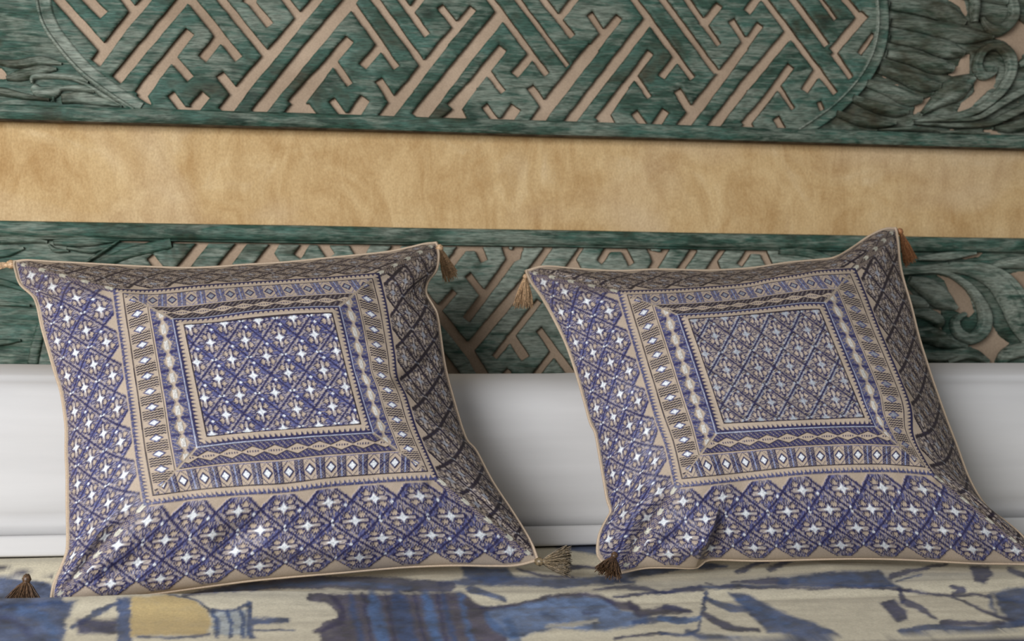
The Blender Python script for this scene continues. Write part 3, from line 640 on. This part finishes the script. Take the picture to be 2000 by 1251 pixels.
def embroidery(u, v, right):
    r = np.maximum(np.abs(u), np.abs(v)); horiz = np.abs(u) >= np.abs(v)      # True: left / right bands
    sgn = np.where(horiz, np.sign(u), np.sign(v))
    cen = r < R1
    tau = np.where(horiz | cen, v, u); rho = np.where(cen, u, r)
    q = .0058; qt = .0085; q2 = .0040; qt2 = .0046                                                    # stitch counts
    st_r, st_t = np.floor(rho / qt), np.floor(tau / q)
    ru, tu = (st_r + .5) * qt, (st_t + .5) * q
    dim = ((horiz & (u > 0)) | (~horiz & (v > 0))) & ~cen                     # bands turned from the light: lost satin sheen painted as darker thread
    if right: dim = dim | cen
    col = np.ones(u.shape + (3,)) * LINEN; th = np.zeros(u.shape)
    def put(m, c, t=1.0):
        c = np.asarray(c)
        col[m] = c if c.ndim == 1 else c[m]
        th[m] = t
    hatch = (st_t + (st_r // 1)) % 2 < 1; jit = (((st_t * 7 + st_r * 13) % 5) < 1)
    # ---- star field
    rf, tf = (np.floor(rho / qt2) + .5) * qt2, (np.floor(tau / q2) + .5) * q2
    fld = (r < R1 - .004) | ((r > R2 + .006) & (r < .990))
    a = np.where(cen, rf / .148, (rf - .748) / .132); b = tf / .206 + np.where(cen, .5, .18); ac = np.where(cen, rho / .148, (rho - .748) / .132); bc_ = tau / .206 + np.where(cen, .5, .18)
    ia, ib = np.round(a), np.round(b); ja, jb = np.round(a - .5) + .5, np.round(b - .5) + .5
    d1 = np.abs(a - ia) + np.abs(b - ib); d2 = np.abs(a - ja) + np.abs(b - jb)
    s = d1 <= d2; row = np.where(s, ia, ja); da = np.where(s, a - ia, a - ja); db = np.where(s, b - ib, b - jb); d = np.minimum(d1, d2)
    ea = np.where(s, ac - ia, ac - ja); eb = np.where(s, bc_ - ib, bc_ - jb)
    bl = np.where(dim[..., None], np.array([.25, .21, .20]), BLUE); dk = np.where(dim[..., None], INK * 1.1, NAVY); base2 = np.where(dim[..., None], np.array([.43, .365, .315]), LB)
    F_ = fld; hd = (((st_t + st_r) % 2) < 1)
    if right: dk = np.where((cen)[..., None], NAVY * .9, dk)
    put(F_ & hatch, bl); put(F_ & ~hatch, base2, .6)
    if not right: put(F_ & cen & (da * db > 0) & (d > .30), BLUE)
    put(F_ & (d > .36) & (da * db > 0) & ~jit, bl); put(F_ & (d > .462), dk)
    put(F_ & (d > .385) & (d < .425) & (da * db < 0), base2, .6)
    for sx in (-1, 1):
        for sy in (-1, 1):
            dd = np.abs(da - sx * .135) * 1.05 + np.abs(db - sy * .150)
            put(F_ & (dd < .135), dk); put(F_ & (dd < .098) & ~((dd > .06) & hd), LINEN, 0)
    for sy in (-1, 1):
        e = np.hypot(da / .080, (db - sy * .17) / .180)
        put(F_ & (e < 1), dk); put(F_ & (e < .60), base2 * 1.1, .4)
    e = np.hypot((np.abs(da) - .25) / .11, db / .05); put(F_ & (e < 1) & (e > .6), dk)
    star = np.sqrt(np.abs(ea)) + np.sqrt(np.abs(eb) * .95)
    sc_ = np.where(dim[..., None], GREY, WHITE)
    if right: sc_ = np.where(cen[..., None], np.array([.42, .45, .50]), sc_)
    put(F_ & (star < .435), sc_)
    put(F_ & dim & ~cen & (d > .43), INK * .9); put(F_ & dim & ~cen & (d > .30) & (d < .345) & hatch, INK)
    if right: put(F_ & cen & (d > .42) & (d < .46) & (da * db < 0), np.array([.36, .38, .44])); put(F_ & cen & (d > .30) & (np.abs(db) > .36) & hd, INK)
    dot = np.abs(np.abs(ea) - .46) / .055 + np.abs(eb - .03) / .042
    put(F_ & (dot < 1) & s, sc_)
    dot = np.abs(ea - .10) / .055 + np.abs(eb - .35) / .042
    put(F_ & (dot < 1) & (s | cen), sc_)
    # linen shows between the first row and the frame, and beyond the zigzag hem
    out = fld & ~cen
    put(out & (row < -.25) & (d < .44), LINEN, 0); put(out & ~horiz & (row > 1.6) & (d < .45), LINEN, 0); put(out & ~horiz & (row > 1.9), LINEN, 0)
    # ---- mitred corners of the outer field
    mit = np.abs(np.abs(u) - np.abs(v))
    mz = (r > R2) & (r < .975)
    put(mz & (mit < .030), LINEN, 0); put(mz & (mit < .030) & ((((r * 2 + mit) / .022) % 1 < .62) | jit), np.where(dim[..., None], INK, NAVY * 1.3))
    put(mz & (mit < .014) & (((r - R2) / .065) % 1 < .30), np.array([.62, .60, .50]), .8)
    # ---- saw-tooth frames
    def frame(ro, ri, c):
        m = (r <= ro) & (r > ri); put(m, LINEN, 0)
        put((r <= ro) & (r > ro - .013), c)
        f = (ro - .010 - r) / .026
        tooth = np.abs((tau / .0225 + f * .25) % 1 - .45) < .34 * (1 - f)
        put((r <= ro - .010) & (r > ro - .036) & tooth, c)
        put((r <= ri + .007) & (r > ri), INK)
    frame(R2, .642, np.where(dim[..., None], NAVY * .8, BLUE * .70)); frame(.376, R1 - .004, NAVY)
    put((r > .376) & (r < .383), np.array([.40, .43, .54]))
    # ---- band of white lozenges
    D = (r <= .642) & (r > .515)
    t = (tau / .098 + .5) % 1 - .5; rr = (r - .5785) / .0635
    tb = np.abs(t) * 2
    m = D & horiz
    chev = ((tau + .011 * np.abs(((r / .021) % 1) - .5)) / .0150) % 1
    put(m, LINEN, 0); put(m & (tb > .36) & (chev < .58), INK)
    put(m & (np.abs(rr) > .90), LINEN, 0)
    m = D & ~horiz; bn = np.where((v < 0)[..., None], NAVY, BLUE * .85)
    put(m, LINEN, 0); put(m & (tb > .56) & ((st_r + st_t) % 2 < 1), bn); put(m & (tb > .56) & ((st_r + st_t) % 2 >= 1), LB * .55)
    put(m & (tb > .94), SKY * .9); put(m & (tb > .56) & (tb < .64), bn)
    l1 = tb * .80 + np.abs(rr) * .72; put(m & (l1 > .70) & (l1 < .84) & ~hatch, bn)
    l = tb * 1.15 + np.abs(rr) * .95
    put(D & (l < .60), np.where(horiz[..., None], BLUE * .8, NAVY)); put(D & (l < .38), np.where((dim & ~((u > 0) & horiz & (not right)))[..., None], GREY * .9, WHITE))
    put((r <= .515) & (r > .502), LINEN, 0); put((r <= .515) & (r > .511), np.where(horiz[..., None], INK, BLUE))
    # ---- band of hourglass triangles
    B = (r <= .502) & (r > .383)
    t = (tau / .098) % 1 - .5; rr = (r - .4425) / .0595
    put(B, LINEN, 0)
    width = .10 + .46 * (1 - np.abs(t) * 2)
    tri = B & (np.abs(rr) > width)
    bc = np.where(horiz[..., None], BLUE * .8, np.where((v > 0)[..., None], INK * 1.1, NAVY * 1.3))
    put(tri & ((st_t * 3 + st_r) % 4 > 0), bc); put(tri & ((st_t * 3 + st_r) % 4 == 0), np.where(horiz[..., None], LB * .6, LB * .6)); put(tri & horiz & (np.abs(t) > .42), NAVY * 1.3)
    put(B & (np.abs(np.abs(rr) - width) < .05), np.where(horiz[..., None], LB * .8, INK))
    put(tri & (np.abs(rr) > .93), np.where(horiz[..., None], NAVY * 1.5, INK))
    put(B & (np.abs(rr) < .22) & (np.abs(t) < .28) & horiz, np.array([.62, .60, .56]))
    put(B & (np.abs(rr) < .10) & (np.abs(t) < .30) & ~horiz & ((st_t % 2) < 1), NAVY)
    put(B & (mit < .008), np.array([.50, .42, .33]))
    put((mit < .006) & (r > .39) & (r < .64), LINEN * .8, 0)
    # single stitches: uneven thread tone, linen showing between threads
    hs = (np.floor(rho / .0068) * 73856093 + np.floor(tau / .0034) * 19349663) % 1009 / 1009.0
    hs2 = (np.floor(rho / .0068) * 83492791 + np.floor(tau / .0034) * 2971215) % 997 / 997.0
    lum = col.sum(-1)
    tm = (th > .3)[..., None]
    col = np.where(tm, col * (.80 + .40 * hs[..., None]), col)
    gl = (th > .3) & (hs2 < .075) & (lum < 1.2) & (lum > .25)
    col[gl] = LINEN * .85
    gd = (th > .3) & (hs2 > .95) & (lum < 1.2)
    col[gd] = NAVY
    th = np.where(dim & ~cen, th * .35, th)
    return col, th

def curve(pts, s):
    """pixel polyline sampled by parameter s in [-1, 1] (chord length)"""
    p = catmull(pts, 240); L = np.r_[0, np.cumsum(np.hypot(*np.diff(p, axis=0).T))]; L = L / L[-1] * 2 - 1
    return np.stack([np.interp(s, L, p[:, 0]), np.interp(s, L, p[:, 1])], -1)

def cushion(spec):
    N = spec['N']; g = np.linspace(-1, 1, N); U, V = np.meshgrid(g, g, indexing='ij')
    def ring(cv, U, V):      # cv: dict top,bottom (left->right), left,right (bottom->top)
        r = np.maximum(np.abs(U), np.abs(V)) + 1e-9; hz = np.abs(U) >= np.abs(V)
        s = np.where(hz, V, U) / r
        L, R_, T, Bm = curve(cv['left'], s), curve(cv['right'], s), curve(cv['top'], s), curve(cv['bottom'], s)
        return np.where(hz[..., None], np.where((U < 0)[..., None], L, R_), np.where((V < 0)[..., None], Bm, T))
    def posmap(U, V):
        r = np.maximum(np.abs(U), np.abs(V))[..., None]
        E_, F_, G_ = ring(spec['edge'], U, V), ring(spec['frame'], U, V), ring(spec['centre'], U, V)
        c = spec['corners']; uu, vv = (U / R1 + 1)[..., None] / 2, (V / R1 + 1)[..., None] / 2
        tl, tr, br, blc = [np.array(k, float) for k in c]
        cen = (1 - uu) * (vv * tl + (1 - vv) * blc) + uu * (vv * tr + (1 - vv) * br)
        t3 = np.clip((r - R2) / (1 - R2), 0, 1); t3 = t3 + .18 * t3 * (1 - t3); t2 = np.clip((r - R1) / (R2 - R1), 0, 1)
        return np.where(r > R2, F_ * (1 - t3) + E_ * t3, np.where(r > R1, G_ * (1 - t2) + F_ * t2, cen))
    yb, yt = spec['depth']
    def base(U, V): 
        return np.interp(V, [-1, -.7, -.3, .2, .7, 1], [yb, yb + .000, yb + .030, yb + .078, yb + .150, yt]) + spec.get('yaw', 0) * U * (.65 - .35 * V)
    def Hf(U, V): return (1 - np.abs(U) ** 3.0) * (1 - np.abs(V) ** 3.0)
    pm = blur(posmap(U, V), spec.get('sm', 8), True)
    px, py = pm[..., 0], pm[..., 1]
    Yd = blur(base(U, V), 30, True) - .062 * np.clip(Hf(U, V), 0, 1) ** .62
    ramp = smooth01((1 - np.maximum(np.abs(U), np.abs(V))) / .12)
    Yd = Yd + ramp * ((fbm(U * 3.1 + 7, V * 3.1 + spec['seed'], spec['seed'], 3) - .5) * .014)
    # gathers running out of the corners
    for cu, cv_ in ((-1, -1), (1, -1), (-1, 1), (1, 1)):
        dx, dy = U - cu, V - cv_; rad = np.hypot(dx, dy); ang = np.arctan2(np.abs(dy), np.abs(dx))
        Yd = Yd + .0035 * np.sin(ang * 13 + cu * 2 + cv_) * np.exp(-((rad - .30) / .17) ** 2) * ramp
    for (x0, y0, x1, y1, wd, dp) in spec.get('creases', []):
        e = np.array([x1 - x0, y1 - y0], float); L = np.hypot(*e)
        t = np.clip(((px - x0) * e[0] + (py - y0) * e[1]) / L ** 2, 0, 1); dd = np.hypot(px - x0 - e[0] * t, py - y0 - e[1] * t)
        Yd = Yd + dp * np.exp(-(dd / wd) ** 2) * ramp
    if 'extra' in spec: Yd = spec['extra'](px, py, Yd, ramp)
    # embroidery, 3x3 supersampled
    k = 3; o = (np.arange(k) - (k - 1) / 2) / k * (g[1] - g[0]); col = 0; th = 0
    for a in o:
        for b in o:
            wv = .0035 * (fbm(V * 9, U * 3, 4, 2) - .5); wu = .0035 * (fbm(U * 9, V * 3, 6, 2) - .5)
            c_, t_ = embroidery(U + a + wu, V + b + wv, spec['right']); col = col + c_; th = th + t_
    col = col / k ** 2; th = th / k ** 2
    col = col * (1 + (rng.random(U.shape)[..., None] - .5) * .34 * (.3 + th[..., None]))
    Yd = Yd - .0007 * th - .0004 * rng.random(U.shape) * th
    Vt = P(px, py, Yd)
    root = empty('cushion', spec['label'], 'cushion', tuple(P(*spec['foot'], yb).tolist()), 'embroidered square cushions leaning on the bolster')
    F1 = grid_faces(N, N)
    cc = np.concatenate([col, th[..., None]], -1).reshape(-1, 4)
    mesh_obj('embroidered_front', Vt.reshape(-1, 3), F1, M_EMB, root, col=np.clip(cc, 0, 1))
    # plain linen back
    n = 72; gb = np.linspace(-1, 1, n); Ub, Vb_ = np.meshgrid(gb, gb, indexing='ij')
    pb = posmap(Ub, Vb_)
    Yb = base(Ub, Vb_) + .038 * np.clip(Hf(Ub, Vb_), 0, 1) ** .6 + .0005
    Yb0 = base(Ub, Vb_)
    edge_p = P(pb[..., 0], pb[..., 1], Yb0); edge_p[..., 1] = Yb
    mesh_obj('linen_back', edge_p.reshape(-1, 3), grid_faces(n, n)[:, ::-1], M_LINEN, root)
    # seam
    def side_pts(key, n=90): return curve(spec['edge'][key], np.linspace(-1, 1, n))
    loop = [(side_pts('top'), 1, 'T'), (side_pts('right')[::-1], 1, 'R'), (side_pts('bottom')[::-1], 1, 'B'), (side_pts('left'), 1, 'L')]
    pts = []
    for arr, _, kx in loop:
        s = np.linspace(-1, 1, len(arr))
        for q, (x, y) in enumerate(arr[:-1]):
            t = s[q]; uu, vv = {'T': (t, 1), 'R': (1, -t), 'B': (-t, -1), 'L': (-1, t)}[kx]
            pts.append(P(x, y, base(np.array(uu), np.array(vv))))
    pts = np.array(pts); m = len(pts); rad = .0016
    tg = np.roll(pts, -1, 0) - np.roll(pts, 1, 0); tg /= np.linalg.norm(tg, axis=1)[:, None]
    yv = np.array([0, 1., 0]); n1 = np.cross(tg, yv); n1 /= np.linalg.norm(n1, axis=1)[:, None]; n2 = np.cross(tg, n1)
    an = np.arange(8) / 8 * 2 * math.pi
    ringv = pts[:, None] + rad * (np.cos(an)[None, :, None] * n1[:, None] + 1.5 * np.sin(an)[None, :, None] * n2[:, None])
    i, j = np.meshgrid(np.arange(m), np.arange(8), indexing='ij')
    fs = np.stack([i * 8 + j, i * 8 + (j + 1) % 8, ((i + 1) % m) * 8 + (j + 1) % 8, ((i + 1) % m) * 8 + j], -1).reshape(-1, 4)
    mesh_obj('seam_piping', ringv.reshape(-1, 3), fs, M_LINEN, root)
    return root, base

def tube(pts, r0, r1, k=4):
    pts = np.asarray(pts, float); n = len(pts); tg = np.gradient(pts, axis=0); tg /= np.linalg.norm(tg, axis=1)[:, None] + 1e-12
    up_ = np.array([.31, .17, .93]); a = np.cross(tg, up_); a /= np.linalg.norm(a, axis=1)[:, None] + 1e-9; b = np.cross(tg, a)
    an = np.arange(k) / k * 2 * math.pi; r = np.linspace(r0, r1, n)[:, None, None]
    V = pts[:, None] + r * (np.cos(an)[None, :, None] * a[:, None] + np.sin(an)[None, :, None] * b[:, None])
    i, j = np.meshgrid(np.arange(n - 1), np.arange(k), indexing='ij')
    return V.reshape(-1, 3), np.stack([i * k + j, i * k + (j + 1) % k, (i + 1) * k + (j + 1) % k, (i + 1) * k + j], -1).reshape(-1, 4)

def tassel(parent, start, tip, spread, mat, n=170, knot=.0045, fan=1.0, flat=.35, droop=.0):
    """start, tip: (px, py, depth y)"""
    a = P(start[0], start[1], start[2]); b = P(tip[0], tip[1], tip[2]); ax = b - a; L = np.linalg.norm(ax); ax = ax / L
    s1 = np.cross(ax, [0, 1., 0]); s1 /= np.linalg.norm(s1); s2 = np.cross(ax, s1)
    # knot: a little wrapped ball with a short cord
    th = np.linspace(0, math.pi, 9); ph = np.arange(12) / 12 * 2 * math.pi
    T, Ph = np.meshgrid(th, ph, indexing='ij'); rr = knot * (1 + .12 * np.sin(Ph * 6 + T * 5))
    V = a + (rr * np.sin(T) * np.cos(Ph))[..., None] * s1 + (rr * np.sin(T) * np.sin(Ph))[..., None] * s2 + (1.2 * rr * np.cos(T))[..., None] * ax
    i, j = np.meshgrid(np.arange(8), np.arange(12), indexing='ij')
    fs = np.stack([i * 12 + j, i * 12 + (j + 1) % 12, (i + 1) * 12 + (j + 1) % 12, (i + 1) * 12 + j], -1).reshape(-1, 4)
    k = mesh_obj('tassel', V.reshape(-1, 3), fs, mat, parent, loc=(a - wloc(parent)).tolist())
    VV, FF, off = [], [], 0
    for q in range(n):
        an = random.uniform(0, 2 * math.pi); rd = math.sqrt(random.random()); ll = L * random.uniform(.82, 1.06)
        o1, o2 = rd * math.cos(an), rd * math.sin(an) * flat
        pts = []
        for t in np.linspace(0, 1, 5):
            w = .0018 + (spread - .0018) * (t ** .8) * fan
            jit = .0010 * t
            p = a + ax * (knot * .6 + ll * t) + s1 * (o1 * w + random.uniform(-jit, jit)) + s2 * (o2 * w + random.uniform(-jit, jit))
            p = p + np.array([0, 0, -droop * t * t]); pts.append(p)
        v_, f_ = tube(pts, .00066, .00040, 3); VV.append(v_); FF.append(f_ + off); off += len(v_)
    # bound neck under the knot
    v_, f_ = tube([a + ax * knot * .7, a + ax * (knot * .7 + .004)], .0028, .0024, 10); VV.append(v_); FF = FF
    o = mesh_obj('thread_skirt', np.concatenate(VV), np.concatenate(FF + [f_ + off]), mat, k)
    o['kind'] = 'stuff'
    return k

M_TAN = mat_plain('tan_silk_thread', (.50, .33, .19), .42, .5, .4, 500)
M_RUST = mat_plain('rust_silk_thread', (.34, .15, .06), .42, .5, .4, 500)
M_BRN = mat_plain('brown_silk_thread', (.10, .055, .028), .42, .5, .5, 500)
M_OLV = mat_plain('olive_brown_silk_thread', (.17, .125, .07), .42, .5, .5, 500)

left = dict(
 N=620, seed=3, right=False, depth=(-.472, -.205), yaw=.030, foot=(560, 1130), label='left cushion, bluer star-embroidered square with white stars filling its centre',
 edge=dict(
  top=[(27, 511), (51, 508), (100, 511), (160, 514), (288, 521), (384, 523), (480, 517), (560, 512), (640, 504), (700, 498), (756, 492), (805, 482), (830, 476), (853, 474)],
  bottom=[(99, 1176), (192, 1169), (288, 1160), (384, 1147), (480, 1134), (560, 1126), (656, 1118), (784, 1107), (880, 1103), (960, 1104), (1008, 1103), (1051, 1093)],
  left=[(99, 1176), (105, 1142), (120, 1106), (131, 1074), (132, 1030), (131, 980), (131, 930), (129, 884), (129, 836), (124, 792), (118, 760), (109, 732), (95, 684), (82, 639), (73, 597), (64, 577), (40, 555), (31, 530), (27, 511)],
  right=[(1051, 1093), (1036, 1056), (1003, 1002), (962, 940), (930, 880), (909, 853), (884, 773), (868, 709), (855, 620), (845, 596), (832, 572), (836, 549), (852, 528), (857, 500), (853, 474)]),
 frame=dict(top=[(220, 562), (288, 565), (384, 556), (470, 550), (560, 545), (628, 541), (690, 536), (740, 532)], bottom=[(281, 986), (384, 973), (470, 966), (560, 961), (656, 948), (760, 940), (857, 935)],
  left=[(281, 986), (265, 893), (253, 796), (237, 684), (217, 604), (220, 562)][:4] + [(226, 610), (220, 562)], right=[(857, 935), (815, 840), (795, 775), (777, 735), (772, 690), (757, 600), (740, 532)]),
 centre=dict(top=[(358, 633), (420, 629), (500, 617), (580, 610), (649, 610)], bottom=[(404, 852), (480, 843), (560, 837), (640, 832), (705, 828)], left=[(404, 852), (382, 745), (358, 633)], right=[(705, 828), (676, 718), (649, 610)]),
 corners=[(358, 633), (649, 610), (705, 828), (404, 852)],
 creases=[(785, 745, 850, 700, 14, .008), (520, 1075, 700, 1075, 24, -.006), (440, 1060, 500, 1020, 26, .010), (730, 560, 850, 500, 12, .006), (100, 540, 200, 560, 10, .004), (840, 950, 1020, 1080, 10, .005)],
)
right_ = dict(
 N=620, seed=8, right=True, depth=(-.440, -.175), yaw=-.010, foot=(1600, 1095), label='right cushion, greyer square with silver zigzag centre and a dented lower left corner',
 edge=dict(
  top=[(1027, 529), (1064, 520), (1128, 525), (1205, 529), (1288, 526), (1384, 528), (1470, 523), (1536, 513), (1600, 507), (1632, 502), (1664, 484), (1696, 462), (1728, 447), (1750, 446)],
  bottom=[(1214, 1118), (1260, 1108), (1310, 1107), (1356, 1108), (1372, 1100), (1390, 1092), (1485, 1094), (1600, 1091), (1690, 1090), (1773, 1092), (1902, 1099), (1960, 1100), (2040, 1102)],
  left=[(1214, 1118), (1186, 1104), (1169, 1086), (1167, 1066), (1172, 1040), (1186, 1012), (1193, 998), (1186, 975), (1180, 941), (1172, 895), (1163, 846), (1153, 825), (1141, 782), (1125, 727), (1105, 670), (1080, 619), (1058, 580), (1038, 552), (1027, 529)],
  right=[(2040, 1102), (2000, 1050), (1968, 1021), (1925, 987), (1893, 935), (1868, 869), (1849, 820), (1824, 750), (1811, 711), (1795, 660), (1779, 596), (1763, 542), (1757, 510), (1754, 475), (1750, 446)]),
 frame=dict(top=[(1205, 567), (1320, 563), (1448, 553), (1500, 543), (1560, 534), (1600, 527), (1670, 523)], bottom=[(1318, 952), (1399, 944), (1514, 931), (1600, 924), (1715, 920), (1801, 925), (1827, 928)],
  left=[(1318, 952), (1301, 877), (1281, 820), (1256, 737), (1226, 638), (1205, 567)], right=[(1827, 928), (1807, 898), (1784, 849), (1779, 791), (1747, 708), (1721, 647), (1689, 567), (1670, 523)]),
 centre=dict(top=[(1344, 622), (1420, 617), (1500, 609), (1560, 603), (1601, 603)], bottom=[(1414, 826), (1500, 822), (1600, 818), (1689, 815)], left=[(1414, 826), (1380, 722), (1344, 622)], right=[(1689, 815), (1645, 708), (1601, 603)]),
 corners=[(1344, 622), (1601, 603), (1689, 815), (1414, 826)],
 creases=[(1190, 1000), (0, 0)][:0] + [(1186, 1000, 1250, 965, 16, .010), (1660, 520, 1745, 460, 12, .006), (1050, 545, 1190, 560, 10, .004), (1840, 940, 1990, 1070, 10, .005)],
)
def dent(px, py, Yd, ramp):
    line = np.interp(py, [960, 1000, 1030, 1060, 1100, 1130], [1410, 1404, 1396, 1384, 1364, 1356])
    amt = smooth01((py - 985) / 55)
    dl = px - line
    left_lobe = -.028 * smooth01(-dl / 6 + .5) * np.exp(-np.clip(-dl, 0, None) / 75)
    pit = .008 * np.exp(-((dl - 10) / 15) ** 2)
    return Yd + amt * (left_lobe + pit) * np.clip(ramp + .25, 0, 1)
right_['extra'] = dent
lc, lb = cushion(left); rc, rb = cushion(right_)
yb, yt = left['depth']; yb2, yt2 = right_['depth']
lbr = float(lb(np.array(1.0), np.array(-1.0)))
tassel(lc, (859, 484, yt - .006), (880, 540, yt + .03), .0105, M_TAN, knot=.0042)
tassel(lc, (22, 516, yt - .004), (-22, 522, yt), .006, M_TAN, knot=.005)
tassel(lc, (1054, 1096, lbr - .004), (1108, 1096, lbr - .015), .0165, M_OLV, n=260, knot=.0045, flat=.6)
tassel(lc, (52, 1130, yb - .030), (46, 1172, yb - .036), .0165, M_BRN, n=260, knot=.0040, flat=.6)
tassel(rc, (1026, 540, yt2 - .004), (1022, 596, yt2 + .02), .0135, M_TAN, knot=.0030, fan=1.0)
tassel(rc, (1758, 452, yt2 - .004), (1778, 508, yt2 + .02), .0105, M_RUST, knot=.0042)
tassel(rc, (1200, 1084, yb2 - .030), (1189, 1118, yb2 - .040), .0150, M_BRN, n=260, knot=.0035, flat=.7)
